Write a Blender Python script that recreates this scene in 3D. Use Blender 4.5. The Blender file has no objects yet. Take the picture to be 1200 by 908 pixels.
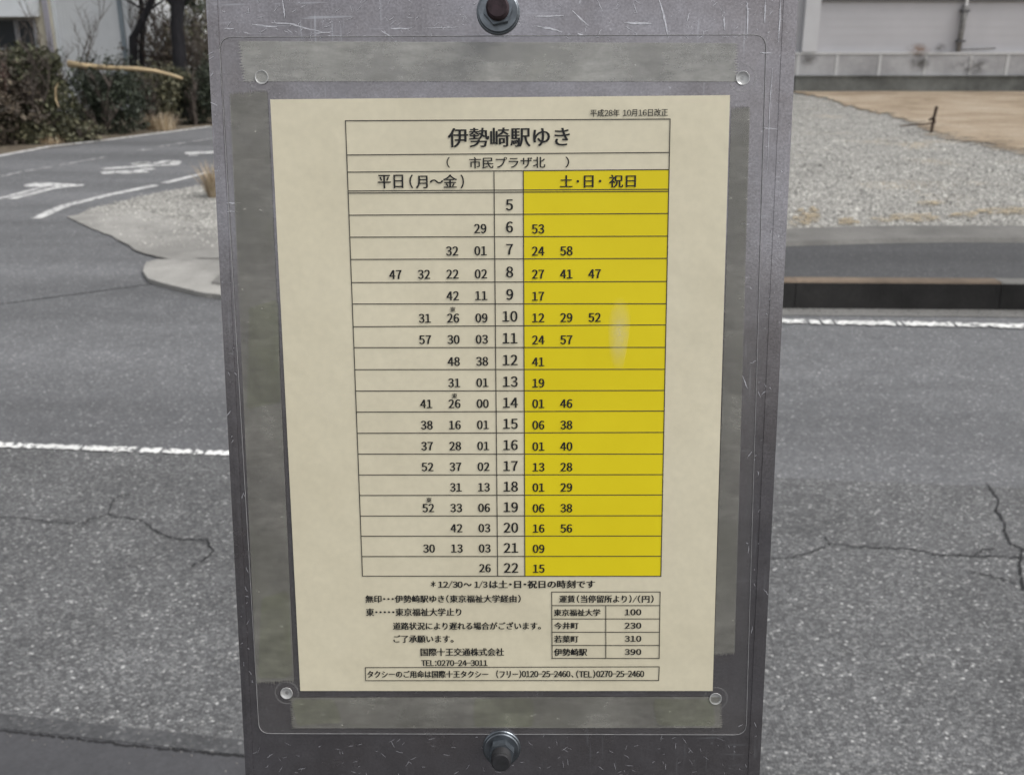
import bpy, math, random
import numpy as np
from mathutils import Matrix, Vector, noise as mnoise

R = math.radians
scene = bpy.context.scene
col = scene.collection

# ------------------------------------------------------------------ camera, light, exposure
FPX, CX, CY, HORIZ, CAM_H = 1200.0, 600.0, 454.0, 20.0, 1.70      # photograph 1200 x 908
PITCH = math.atan((CY - HORIZ) / FPX)
cd = bpy.data.cameras.new('camera')
cam = bpy.data.objects.new('camera', cd); col.objects.link(cam)
cam.location = (0, 0, CAM_H)
cam.rotation_euler = (math.pi / 2 - PITCH, 0, 0)
cd.sensor_width = 36; cd.lens = 36 * FPX / 1200
cd.clip_start = 0.02; cd.clip_end = 2000
cd.dof.use_dof = True; cd.dof.focus_distance = 0.50; cd.dof.aperture_fstop = 23
scene.camera = cam

SUN_EL, SUN_AZ = 54.0, 102.0            # degrees; azimuth clockwise from +Y, the veiled sun stands high to the right
world = bpy.data.worlds.new('World'); scene.world = world; world.use_nodes = True
nt = world.node_tree; nt.nodes.clear()
sky = nt.nodes.new('ShaderNodeTexSky'); sky.sky_type = 'NISHITA'; sky.sun_disc = False
sky.sun_elevation = R(SUN_EL); sky.sun_rotation = R(SUN_AZ); sky.dust_density = 4.0; sky.air_density = 1.0
hs = nt.nodes.new('ShaderNodeHueSaturation'); hs.inputs['Saturation'].default_value = 0.16
bg = nt.nodes.new('ShaderNodeBackground'); bg.inputs['Strength'].default_value = 0.15
wo = nt.nodes.new('ShaderNodeOutputWorld')
nt.links.new(sky.outputs[0], hs.inputs['Color']); nt.links.new(hs.outputs[0], bg.inputs['Color']); nt.links.new(bg.outputs[0], wo.inputs[0])
sd = bpy.data.lights.new('sun', 'SUN'); sd.energy = 0.8; sd.angle = R(25); sd.color = (1.0, 0.97, 0.93)
sun = bpy.data.objects.new('sun', sd); col.objects.link(sun)
sdir = Vector((math.sin(R(SUN_AZ)) * math.cos(R(SUN_EL)), math.cos(R(SUN_AZ)) * math.cos(R(SUN_EL)), math.sin(R(SUN_EL))))
sun.rotation_euler = sdir.to_track_quat('Z', 'Y').to_euler(); sun.location = (0, 0, 30)
vs = scene.view_settings
vs.view_transform = 'Standard'; vs.look = 'None'; vs.gamma = 1; vs.use_curve_mapping = False
vs.exposure = 0.70

# ------------------------------------------------------------------ measuring helpers
def ray(x, y):
    u = (x - CX) / FPX; v = (y - CY) / FPX
    c, s = math.cos(PITCH), math.sin(PITCH)
    return Vector((u, c - v * s, -s - v * c))
def G(x, y, z=0.0):                     # photo point -> point on the ground at height z
    d = ray(x, y); k = (z - CAM_H) / d.z
    return Vector((0, 0, CAM_H)) + d * k
def V(x, y, Y):                         # photo point -> point on the upright plane at distance Y
    d = ray(x, y); k = Y / d.y
    return Vector((0, 0, CAM_H)) + d * k

# pose of the sign plate (solved from the four corners of the A4 sheet)
Rc = np.array([[0.99982779, 0.00873034, 0.0163759], [-0.0055763, 0.98298689, -0.18359107], [-0.01770011, 0.18346814, 0.98286629]])
tc = np.array([-0.0045466, 0.01071433, 0.49492114])
c_, s_ = math.cos(PITCH), math.sin(PITCH)
W = np.array([[1, 0, 0], [0, -s_, c_], [0, -c_, -s_]])
ex = Vector(W @ Rc[:, 0]); ey = -Vector(W @ Rc[:, 1]); ez = -Vector(W @ Rc[:, 2])
PO = Vector(W @ tc) + Vector((0, 0, CAM_H))
MP = Matrix((( ex.x, ey.x, ez.x, PO.x), (ex.y, ey.y, ez.y, PO.y), (ex.z, ey.z, ez.z, PO.z), (0, 0, 0, 1)))
def Q(x, y):                            # photo point -> point on the plate, metres from the sheet's centre
    d = ray(x, y); o = Vector((0, 0, CAM_H))
    k = (PO - o).dot(ez) / d.dot(ez); p = o + d * k - PO
    return Vector((p.dot(ex), p.dot(ey)))

# ------------------------------------------------------------------ object helpers
def setp(o, label=None, cat=None, group=None, kind=None):
    if label: o['label'] = label
    if cat: o['category'] = cat
    if group: o['group'] = group
    if kind: o['kind'] = kind
    return o
def empty(name, loc=(0, 0, 0), rot=(0, 0, 0)):
    o = bpy.data.objects.new(name, None); col.objects.link(o)
    o.location = loc; o.rotation_euler = rot; o.empty_display_size = .1
    return o
class MB:
    def __init__(s): s.v = []; s.f = []; s.m = []
    def add(s, vs, fs, m=0):
        n = len(s.v); s.v += [tuple(p) for p in vs]
        for f in fs: s.f.append([i + n for i in f]); s.m.append(m)
    def poly(s, pts, m=0): s.add(pts, [list(range(len(pts)))], m)
    def quad(s, a, b, c, d, m=0): s.add([a, b, c, d], [[0, 1, 2, 3]], m)
    def box(s, x0, x1, y0, y1, z0, z1, m=0):
        s.add([(x0,y0,z0),(x1,y0,z0),(x1,y1,z0),(x0,y1,z0),(x0,y0,z1),(x1,y0,z1),(x1,y1,z1),(x0,y1,z1)],
              [[3,2,1,0],[4,5,6,7],[0,1,5,4],[1,2,6,5],[2,3,7,6],[3,0,4,7]], m)
    def prism(s, pts, z0, z1, m=0):     # pts counter-clockwise in xy
        n = len(pts)
        s.add([(p[0],p[1],z0) for p in pts] + [(p[0],p[1],z1) for p in pts],
              [list(range(n))[::-1], list(range(n, 2*n))] + [[i, (i+1) % n, n+(i+1) % n, n+i] for i in range(n)], m)
    def tube(s, pts, rad, n=8, m=0, cap=True):
        pts = [Vector(p) for p in pts]
        if not isinstance(rad, (list, tuple)): rad = [rad] * len(pts)
        vs = []; fs = []
        up = Vector((0.13, 0.21, 0.97))
        for i, p in enumerate(pts):
            t = (pts[min(i+1, len(pts)-1)] - pts[max(i-1, 0)]).normalized()
            a = t.cross(up)
            if a.length < .05: a = t.cross(Vector((1, 0, 0)))
            a.normalize(); b = t.cross(a)
            for k in range(n):
                an = 2 * math.pi * k / n
                vs.append(p + (a * math.cos(an) + b * math.sin(an)) * rad[i])
        for i in range(len(pts) - 1):
            for k in range(n):
                fs.append([i*n+k, i*n+(k+1) % n, (i+1)*n+(k+1) % n, (i+1)*n+k])
        if cap: fs.append(list(range(n))[::-1]); fs.append([(len(pts)-1)*n+k for k in range(n)])
        s.add(vs, fs, m)
    def lathe(s, prof, n=32, m=0, c=(0, 0)):    # profile (r, z) about a z axis
        vs = []; fs = []
        for r, z in prof:
            for k in range(n):
                a = 2*math.pi*k/n; vs.append((c[0]+r*math.cos(a), c[1]+r*math.sin(a), z))
        for i in range(len(prof)-1):
            for k in range(n): fs.append([i*n+k, i*n+(k+1) % n, (i+1)*n+(k+1) % n, (i+1)*n+k])
        if prof[-1][0] > 1e-6: fs.append([(len(prof)-1)*n+k for k in range(n)])
        s.add(vs, fs, m)
    def build(s, name, mats, parent=None, smooth=False, loc=None):
        me = bpy.data.meshes.new(name); me.from_pydata(s.v, [], s.f)
        if not isinstance(mats, (list, tuple)): mats = [mats]
        for k in mats: me.materials.append(k)
        if len(mats) > 1: me.polygons.foreach_set('material_index', s.m)
        if smooth: me.polygons.foreach_set('use_smooth', [True]*len(s.f))
        me.update()
        o = bpy.data.objects.new(name, me); col.objects.link(o)
        if parent: o.parent = parent
        if loc is not None: o.location = loc
        return o

# ------------------------------------------------------------------ material helpers
class Mat:
    def __init__(s, name):
        s.m = bpy.data.materials.new(name); s.m.use_nodes = True
        s.t = s.m.node_tree; s.b = s.t.nodes['Principled BSDF']; s.out = s.t.nodes['Material Output']
        s.co = s.n('ShaderNodeTexCoord').outputs['Object']
    def n(s, t, **k):
        x = s.t.nodes.new(t)
        for a, b in k.items(): setattr(x, a, b)
        return x
    def l(s, a, b): s.t.links.new(a, b)
    def scaled(s, sc, off=(0, 0, 0)):
        mp = s.n('ShaderNodeMapping'); s.l(s.co, mp.inputs[0])
        mp.inputs['Scale'].default_value = sc if isinstance(sc, (tuple, list)) else (sc,)*3
        mp.inputs['Location'].default_value = off
        return mp.outputs[0]
    def noise(s, sc, detail=4, rough=.55, stretch=None, off=(0, 0, 0)):
        x = s.n('ShaderNodeTexNoise'); x.inputs['Scale'].default_value = sc
        x.inputs['Detail'].default_value = detail; x.inputs['Roughness'].default_value = rough
        s.l(s.scaled(stretch or (1, 1, 1), off), x.inputs['Vector'])
        return x.outputs['Fac']
    def voro(s, sc, out='Color', feature='F1', rnd=1.0):
        x = s.n('ShaderNodeTexVoronoi'); x.feature = feature; x.inputs['Scale'].default_value = sc
        x.inputs['Randomness'].default_value = rnd
        s.l(s.co, x.inputs['Vector'])
        return x.outputs[out]
    def ramp(s, fac, stops, interp='LINEAR'):
        x = s.n('ShaderNodeValToRGB'); x.color_ramp.interpolation = interp
        e = x.color_ramp.elements
        while len(e) < len(stops): e.new(.5)
        for i, (p, c) in enumerate(stops):
            e[i].position = p; e[i].color = (*c, 1) if isinstance(c, (tuple, list)) else (c, c, c, 1)
        s.l(fac, x.inputs[0]); return x.outputs[0]
    def mix(s, a, b, fac, mode='MIX'):
        x = s.n('ShaderNodeMix', data_type='RGBA', blend_type=mode)
        for i, v in ((0, fac), (6, a), (7, b)):
            sock = x.inputs[i]
            if isinstance(v, (int, float)): sock.default_value = v if i == 0 else (v, v, v, 1)
            elif isinstance(v, (tuple, list)): sock.default_value = (*v, 1)
            else: s.l(v, sock)
        return x.outputs[2]
    def math(s, op, a, b=0.0):
        x = s.n('ShaderNodeMath', operation=op)
        for sock, v in ((x.inputs[0], a), (x.inputs[1], b)):
            if isinstance(v, (int, float)): sock.default_value = v
            else: s.l(v, sock)
        return x.outputs[0]
    def set(s, color=None, rough=None, metal=None, spec=None, coat=None, coat_rough=None):
        for k, v in (('Base Color', color), ('Roughness', rough), ('Metallic', metal), ('Specular IOR Level', spec), ('Coat Weight', coat), ('Coat Roughness', coat_rough)):
            if v is None: continue
            if isinstance(v, (int, float)): s.b.inputs[k].default_value = v
            elif isinstance(v, tuple): s.b.inputs[k].default_value = (*v, 1)
            else: s.l(v, s.b.inputs[k])
        return s
    def bump(s, h, strength=.5, dist=.01):
        x = s.n('ShaderNodeBump'); x.inputs['Strength'].default_value = strength; x.inputs['Distance'].default_value = dist
        s.l(h, x.inputs['Height']); s.l(x.outputs[0], s.b.inputs['Normal']); return s
    def alpha(s, a):
        tr = s.n('ShaderNodeBsdfTransparent'); mx = s.n('ShaderNodeMixShader')
        if isinstance(a, (int, float)): mx.inputs[0].default_value = a
        else: s.l(a, mx.inputs[0])
        s.l(tr.outputs[0], mx.inputs[1]); s.l(s.b.outputs[0], mx.inputs[2]); s.l(mx.outputs[0], s.out.inputs[0]); return s

def flat(name, c, rough=.7, metal=0., var=.12, sc=20, spec=.4):
    m = Mat(name); f = m.noise(sc)
    m.set(m.ramp(f, [(.3, tuple(x*(1-var) for x in c)), (.7, tuple(min(1, x*(1+var)) for x in c))]), rough, metal, spec)
    return m.m

# asphalt, coarse: pale stone chips in a dark binder
def asphalt_coarse():
    m = Mat('coarse_asphalt')
    v = m.voro(125, 'Color'); sep = m.n('ShaderNodeSeparateColor'); m.l(v, sep.inputs[0])
    chips = m.ramp(sep.outputs[0], [(0, (.075,.075,.077)), (.45, (.115,.116,.118)), (.8, (.16,.162,.163)), (.97, (.23,.23,.226)), (1, (.46,.46,.45))])
    big = m.ramp(m.noise(1.5, 7, .65), [(.28, .68), (.7, 1.2)])
    d = m.voro(125, 'Distance')
    edge = m.ramp(d, [(.25, 1.0), (.75, .66)])
    fine = m.ramp(m.noise(260, 2), [(.3, .75), (.7, 1.2)])
    c = m.mix(m.mix(m.mix(chips, big, 1, 'MULTIPLY'), edge, 1, 'MULTIPLY'), fine, 1, 'MULTIPLY')
    m.set(c, .85, spec=.3); m.bump(m.math('SUBTRACT', m.noise(90, 3), d), .7, .006); return m.m
def asphalt_smooth(name='smooth_asphalt', k=1.0, streak=True):
    m = Mat(name)
    v = m.voro(110, 'Color'); sep = m.n('ShaderNodeSeparateColor'); m.l(v, sep.inputs[0])
    chips = m.ramp(sep.outputs[0], [(0, (.082*k,.083*k,.087*k)), (.7, (.115*k,.117*k,.121*k)), (.96, (.15*k,.15*k,.152*k)), (1, (.3*k,.3*k,.3*k))])
    big = m.ramp(m.noise(1.3, 6, stretch=(.12, 1, 1)), [(.3, .74), (.7, 1.18)])
    med = m.ramp(m.noise(6, 6, .7), [(.3, .88), (.7, 1.1)])
    m.set(m.mix(m.mix(chips, big, 1, 'MULTIPLY'), med, 1, 'MULTIPLY'), .8, spec=.3); m.bump(m.noise(120, 3), .35, .004); return m.m
def concrete(name, c, var=.2, stain=.35):
    m = Mat(name)
    a = m.ramp(m.noise(3, 7, .65), [(.25, 1-var), (.75, 1+var)])
    b = m.ramp(m.noise(60, 4, .7), [(.3, .85), (.7, 1.1)])
    st = m.ramp(m.noise(1.2, 5, .6, off=(3, 7, 1)), [(.35, 1-stain), (.6, 1)])
    m.set(m.mix(m.mix(m.mix(c, a, 1, 'MULTIPLY'), b, 1, 'MULTIPLY'), st, 1, 'MULTIPLY'), .9, spec=.25); m.bump(m.noise(80, 4), .4, .006); return m.m
def gravel_mat():
    m = Mat('gravel_ground')
    v = m.voro(36, 'Color'); sep = m.n('ShaderNodeSeparateColor'); m.l(v, sep.inputs[0])
    st = m.ramp(sep.outputs[0], [(0, (.15,.147,.136)), (.25, (.26,.254,.235)), (.7, (.345,.337,.312)), (1, (.45,.44,.405))])
    d = m.voro(36, 'Distance')
    st = m.mix(st, m.ramp(d, [(.3, 1), (.8, .45)]), 1, 'MULTIPLY')
    tan = m.mix(st, (.36,.29,.19), m.ramp(m.noise(.55, 6, .65), [(.56, 0), (.72, .6)]))
    tan = m.mix(tan, m.ramp(m.noise(2.2, 5), [(.3, .82), (.7, 1.12)]), 1, 'MULTIPLY')
    m.set(tan, .95, spec=.2); m.bump(m.math('SUBTRACT', 1, d), .8, .02); return m.m
def stones_mat(c=((.10,.095,.09), (.25,.244,.226), (.345,.337,.312), (.5,.49,.45)), name='gravel_stones'):
    m = Mat(name); g = m.n('ShaderNodeNewGeometry')
    m.set(m.ramp(g.outputs['Random Per Island'], list(zip((0, .15, .7, 1), c))), .9, spec=.2); return m.m
def dirt_mat(name='dirt', c=((.17,.13,.088), (.29,.232,.168), (.37,.32,.25)), fin=True):
    m = Mat(name)
    m.set(m.mix(m.ramp(m.noise(.9, 8, .7), [(.3, c[0]), (.5, c[1]), (.72, c[2])]), m.ramp(m.noise(30, 4, .7), [(.3, .75), (.7, 1.15)]), 1, 'MULTIPLY'), .95, spec=.15)
    m.bump(m.noise(14, 7, .7), .6, .04); return m.m if fin else m
def paint_mat(name, lo=.42, hi=.52, c=(.62,.62,.60), sc=22):
    m = Mat(name)
    m.set(m.mix(c, m.ramp(m.noise(5, 5), [(.3, .75), (.7, 1.05)]), 1, 'MULTIPLY'), .75)
    m.alpha(m.ramp(m.noise(sc, 6, .7), [(lo, 0), (hi, 1)])); return m.m
def leaf_mat(name, stops, rough=.6):
    m = Mat(name); g = m.n('ShaderNodeNewGeometry')
    c = m.ramp(g.outputs['Random Per Island'], stops)
    m.set(m.mix(c, m.ramp(m.noise(1.6, 4), [(.3, .6), (.7, 1.35)]), 1, 'MULTIPLY'), rough, spec=.3); return m.m
def bark_mat(name, c):
    m = Mat(name)
    m.set(m.ramp(m.noise(14, 6, .7, stretch=(1, 1, .2)), [(.3, tuple(x*.5 for x in c)), (.7, tuple(x*1.4 for x in c))]), .9, spec=.2)
    m.bump(m.noise(20, 5, .7, stretch=(1, 1, .2)), .8, .02); return m.m

M_coarse = asphalt_coarse(); M_smooth = asphalt_smooth(); M_walk = asphalt_smooth('pavement_asphalt', .43)
M_tar = asphalt_smooth('tar_strip', .62); M_crack = flat('crack_dark', (.012,.012,.013), .95, var=.2)
M_gutter = concrete('dark_gutter_concrete', (.062,.062,.066), .15, .2)
M_edgecon = concrete('kerb_concrete', (.165,.16,.15)); M_apron = concrete('pale_concrete', (.265,.258,.24), .22, .35)
M_kerbface = concrete('grimy_kerb', (.026,.025,.024), .45, .5); M_kerbtop = concrete('rusty_kerb_top', (.15,.115,.085), .35, .45)
M_gravel = gravel_mat(); M_stone = stones_mat(); M_dirt = dirt_mat(); M_soil = dirt_mat('verge_soil', ((.05,.04,.03), (.12,.10,.075), (.20,.17,.13)))
M_paint = paint_mat('road_paint', .40, .48, (.52,.52,.51)); M_paint2 = paint_mat('worn_road_paint', .42, .54, (.36,.36,.36)); M_paint3 = paint_mat('chipped_road_paint', .42, .47, (.66,.66,.64), 34)

# ------------------------------------------------------------------ ground
def struct(name, mb, mats, label, cat, smooth=False):
    o = mb.build(name, mats, smooth=smooth); return setp(o, label, cat, kind='structure')
rng = random.Random(7)
WY = G(1060, 108, .2).y                # distance of the long building's front
def gl(x):                              # road direction: y of the far road edge line at x
    return 5.87 - .08 * (x - 1.6)
# wide terrain sheet
b = MB(); b.quad((-400,-300,-.03),(400,-300,-.03),(400,700,-.03),(-400,700,-.03))
struct('terrain', b, M_soil, 'bare brown earth spreading under and beyond the roads', 'ground')
# main road and the side road (one asphalt surface; sheets 4 mm apart)
b = MB(); L, Rr = -60, 60
b.quad((L, 11.3, 0), (Rr, -7.4, 0), (Rr, 1.45, 0), (L, 15.5, 0))
struct('road', b, M_smooth, 'smooth grey asphalt of the main road\'s far lane', 'road')
b = MB()                                # near lane, coarse
def centre(x): return 3.953 - .1 * (x + 1.67)
def gut(x): return 2.15 - .156 * (x + 1.3)
xs = [-60 + .5*i for i in range(241)]
for i in range(len(xs)-1):
    x0, x1 = xs[i], xs[i+1]
    b.quad((x0, gut(x0)-.03, .004), (x1, gut(x1)-.03, .004), (x1, centre(x1)-.03, .004), (x0, centre(x0)-.03, .004))
struct('road_lane', b, M_coarse, 'coarse speckled asphalt of the main road\'s near lane', 'road')
# side road surface running up behind the sign
side_r = [G(40,257), G(185,217), G(240,203), Vector((-2.2, 15.2, 0)), Vector((.8, 20.5, 0)), Vector((12, 38, 0)), Vector((40, 80, 0))]
side_l = [Vector((-14, 3.5, 0)), Vector((-9.3, 9.0, 0)), G(0,182), G(122,166), G(247,148.5), Vector((-1.9, 22.6, 0)), Vector((9, 42, 0)), Vector((36, 84, 0))]
b = MB()
def z4(p, z): return (p[0], p[1], z)
ring = [z4(p, .004) for p in side_l] + [z4(p + Vector((1.3, -.5, 0)), .004) for p in side_r[::-1]] + [(-3.2, 8.0, .004), (-2.2, 6.9, .004), (-6, 4.42, .004), (-12, 4.9, .004)]
b.poly(ring[::-1])
struct('side_road', b, asphalt_smooth('side_road_asphalt', 1.03), 'paler asphalt side road rising past the hedge', 'road')

# near gutter, kerb and pavement under the sign
b = MB(); 
for i in range(len(xs)-1):
    x0, x1 = xs[i], xs[i+1]
    b.quad((x0, gut(x0)-.48, .008), (x1, gut(x1)-.48, .008), (x1, gut(x1)-.006, .008), (x0, gut(x0)-.006, .008))
struct('gutter', b, M_gutter, 'dark concrete gutter along the near side of the road', 'gutter')
b = MB()
for i in range(len(xs)-1):
    x0, x1 = xs[i], xs[i+1]
    b.quad((x0, gut(x0)-.004, .008), (x1, gut(x1)-.004, .008), (x1, gut(x1)+.05, .008), (x0, gut(x0)+.05, .008))
struct('gutter_seal', b, M_tar, 'smooth tar strip between gutter and coarse asphalt', 'road strip')
b = MB()
for k in range(30):
    x0 = -60+4*k; x1 = x0+3.99
    y0, y1 = gut(x0)-.485, gut(x1)-.485
    b.add([(x0,y0-.15,-.02),(x1,y1-.15,-.02),(x1,y1,-.02),(x0,y0,-.02),(x0,y0-.15,.13),(x1,y1-.15,.13),(x1,y1-.015,.13),(x0,y0-.015,.13)],
          [[4,5,6,7],[0,1,5,4],[1,2,6,5],[2,3,7,6],[3,0,4,7]])
struct('kerb', b, M_edgecon, 'grey concrete kerb at the near pavement', 'kerb')
b = MB()
b.poly([(L, gut(L)-.63, .126), (L, -40, .126), (Rr, -40, .126), (Rr, gut(Rr)-.63, .126)])
struct('pavement', b, M_walk, 'dark asphalt pavement on which the bus stop sign stands', 'pavement')

# far kerb, pavement strip and raised lot on the right; it drops to road level towards the side road
KH = .17
def lot_z(x): 
    t = min(1, max(0, (x + 2.1) / 2.6)); return .012 + (KH - .012) * t*t*(3-2*t)
def kerb_y(x):
    y = 6.11 - .027 * (x - 2.4)
    if x < -1.2: y += .35 * (x + 1.2)**2
    return y
kx = [-2.0 + .25*i for i in range(0, 230)]
bf, bt, bw, bb = MB(), MB(), MB(), MB()
kw = G(1058, 325.5, KH).y - G(1058, 331, KH).y
wback = lambda x: (G(1058, 282, KH).y - 6.15) * 1.0 + kerb_y(x) - (.32*max(0, 3.3-x)**1.5*.35 if x > -3 else 0)
cback = lambda x: wback(x) + .44
for i in range(len(kx)-1):
    x0, x1 = kx[i], kx[i+1]; z0, z1 = lot_z(x0), lot_z(x1); y0, y1 = kerb_y(x0), kerb_y(x1)
    g = .004 if i % 5 == 4 else 0
    bf.quad((x0,y0,-.02),(x1-g,y1,-.02),(x1-g,y1+.012,z1-.006),(x0,y0+.012,z0-.006))
    bt.add([(x0,y0+.012,z0-.006),(x1-g,y1+.012,z1-.006),(x1-g,y1+.024,z1+.004),(x0,y0+.024,z0+.004),(x1-g,y1+kw,z1+.004),(x0,y0+kw,z0+.004)], [[0,1,2,3],[3,2,4,5]])
    w0, w1 = max(wback(x0), y0+kw+.05), max(wback(x1), y1+kw+.05)
    bw.quad((x0,y0+kw,z0),(x1,y1+kw,z1),(x1,w1,z1),(x0,w0,z0))
    c0, c1 = w0+.44, w1+.44
    bb.add([(x0,w0,z0),(x1,w1,z1),(x1,w1+.03,z1+.03),(x0,w0+.03,z0+.03),(x1,c1,z1+.04),(x0,c0,z0+.04)], [[0,1,2,3],[3,2,4,5]])
b = MB(); b.v = bf.v[:]; b.f = bf.f[:]; b.m = [0]*len(bf.f); b.add(bt.v, bt.f, 1); b.m = b.m[:len(bf.f)] + [1 if bt.v[f[0]][0] < 2.95 else 2 for f in bt.f]
struct('kerb', b, [M_kerbface, M_kerbtop, M_edgecon], 'tyre blackened kerb with rusty brown top across the road', 'kerb')
struct('pavement', bw, M_walk, 'dark asphalt strip between far kerb and gravel lot', 'pavement')
struct('kerb', bb, M_edgecon, 'grey concrete edging curving along the gravel lot', 'kerb')
b = MB()
for i in range(len(kx)-1):
    x0, x1 = kx[i], kx[i+1]
    if x0 < -.5: continue
    b.quad((x0,kerb_y(x0)-.16,.004),(x1,kerb_y(x1)-.16,.004),(x1,kerb_y(x1)+.004,.004),(x0,kerb_y(x0)+.004,.004))
struct('gutter', b, concrete('grey_gutter', (.15,.148,.142)), 'grey concrete gutter at the foot of the far kerb', 'gutter')

# gravel lot: grid sheet, level with the edging on the right, road level at the corner
lotedge = [G(88,251), G(140,238), G(180,228), G(245,217), Vector((-1.9,15.2,0)), Vector((1.2,20.5,0)), Vector((6,27,0))]
def edge_x(y):
    for a, c in zip(lotedge, lotedge[1:]):
        if a.y <= y <= c.y: return a.x + (c.x-a.x)*(y-a.y)/(c.y-a.y)
    return lotedge[0].x if y < lotedge[0].y else lotedge[-1].x
def gz(x, y):
    return lot_z(x) + .03*min(1, max(0, (x+1)/2)) + .008*mnoise.noise(Vector((x*.7, y*.7, 0)))*min(1, max(0, (x+2)/2))
b = MB()
def front_y(x):
    if x < -2.0: return 9.16 + (x+4.0)*(-.86)
    return max(wback(x), kerb_y(x)+kw+.05) + .40
ny = 60
cols = []
gx = [-3.95 + .11*i for i in range(40)] + [.45 + .22*i for i in range(110)]
for x in gx:
    y0 = front_y(x); y1 = G(1060, 108, .2).y+.5
    # left part ends at the side road
    ymax = y1
    if x < lotedge[-1].x:
        for a, c in zip(lotedge, lotedge[1:]):
            if a.x <= x <= c.x: ymax = a.y + (c.y-a.y)*(x-a.x)/(c.x-a.x)
    ymax = min(max(ymax, y0+.02), y1)
    cols.append([(x, y0+(ymax-y0)*j/ny, gz(x, y0+(ymax-y0)*j/ny)) for j in range(ny+1)])
for a, c in zip(cols, cols[1:]):
    for j in range(ny): b.quad(a[j], c[j], c[j+1], a[j+1])
    b.quad(a[ny], c[ny], (*c[ny][:2], -.03), (*a[ny][:2], -.03)); b.quad(c[0], a[0], (*a[0][:2], -.03), (*c[0][:2], -.03))
struct('gravel_lot', b, M_gravel, 'pale grey gravel lot beyond the kerb in front of the long wall', 'gravel lot', smooth=True)

# tan dirt patch in the lot
pl = [(936,111),(968,117),(985,124),(1010,130),(1035,136),(1060,143),(1075,152),(1082,160),(1112,165),(1140,172),(1170,180),(1200,186),(1260,200)]
b = MB(); near = []; far = []
for (x0,y0),(x1,y1) in zip(pl, pl[1:]):
    for t in range(6):
        p = G(x0+(x1-x0)*t/6, y0+(y1-y0)*t/6 + rng.uniform(-2.2, 2.2), .2); near.append(Vector((p.x, p.y, gz(p.x, p.y)+.025)))
for i, p in enumerate(near): far.append(Vector((5.95 + 13*i/len(near), WY-.02, .21)))
inner = []
for i in range(len(near)-1):
    for j in range(8):
        f = lambda k, j: (lambda q: Vector((q.x, q.y, gz(q.x, q.y)+.018)))(near[k].lerp(far[k], (j/8)**2.2))
        b.quad(f(i,j), f(i+1,j), f(i+1,j+1), f(i,j+1)); inner += [j/8, j/8, (j+1)/8, (j+1)/8]
dm = dirt_mat('dirt', fin=False)
at_ = dm.n('ShaderNodeAttribute'); at_.attribute_name = 'cover'      # how much earth lies over the gravel: thin at the rim
dm.alpha(dm.ramp(dm.math('ADD', dm.math('MULTIPLY', at_.outputs['Fac'], 1.1), dm.noise(3.2, 8, .75)), [(.58, 0), (.78, 1)]))
o = struct('dirt_patch', b, dm.m, 'bare tan earth patch in the lot before the long wall', 'dirt patch', smooth=True)
o.data.attributes.new('cover', 'FLOAT', 'POINT').data.foreach_set('value', inner)
sandm = dirt_mat('sand', ((.22,.17,.10),(.33,.27,.18),(.40,.345,.25)), False); sandm.alpha(sandm.ramp(sandm.noise(9, 7, .75), [(.44, 0), (.58, .9)]))
b = MB()                               # small patches by the kerb edging
for (x, y, w, h) in ((992,262,10,4),(938,258,9,9),(1075,257,22,4),(1180,250,26,5),(1040,259,14,3),(955,254,6,7),(1130,254,14,2.5),(1090,240,12,2)):
    n = 18; ps = []
    for k in range(n):
        a = 2*math.pi*k/n; rr = rng.uniform(.9, 1.7)
        p = G(x+w*rr*math.cos(a), min(y+h*rr*math.sin(a), 266), .2); ps.append((p.x, p.y, gz(p.x, p.y)+.016))
    b.poly(ps[::-1])
struct('sand_patches', b, sandm.m, 'small sandy patches along the lot edging', 'sand')

# loose stones
b = MB()
def stone(p, s):
    vs = []
    for k in range(5):
        a = 2*math.pi*k/5 + rng.random(); vs.append((p.x + s*math.cos(a)*rng.uniform(.7,1.2), p.y + s*math.sin(a)*rng.uniform(.6,1.1), p.z))
    vs.append((p.x + rng.uniform(-.3,.3)*s, p.y + rng.uniform(-.3,.3)*s, p.z + s*rng.uniform(.5,1)))
    b.add(vs, [[k, (k+1) % 5, 5] for k in range(5)])
def in_dirt(px, py):
    for (x0,y0),(x1,y1) in zip(pl, pl[1:]):
        if x0 <= px <= x1: return py < y0 + (y1-y0)*(px-x0)/(x1-x0)
    return False
for i in range(13000):
    px = rng.uniform(905, 1215); py = 112 + (266-112)*rng.random()**.8
    if in_dirt(px, py) and rng.random() < (.3 if not in_dirt(px, py+5+rng.random()*6) else .93): continue
    p = G(px, py, .2); p.z = gz(p.x, p.y)
    if p.y < front_y(p.x)+.05: continue
    stone(p, rng.uniform(.007, .018) * (1 if rng.random() < .93 else 1.6))
for i in range(4200):
    px = rng.uniform(82, 265); py = rng.uniform(218, 292)
    p = G(px, py); p.z = gz(p.x, p.y)
    if p.x < edge_x(p.y)+rng.uniform(-.12, .1): continue
    if p.y < front_y(p.x)+.45:           # a few stones spill over the concrete
        if rng.random() < .86 or py > 296 or px < 105 or py > 258 + (px-90)*.42: continue
        p.z = max(p.z, .0135)
    stone(p, rng.uniform(.005, .014))
setp(b.build('gravel', M_stone), 'loose grey stones strewn over the lot', 'gravel', kind='stuff')

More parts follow.
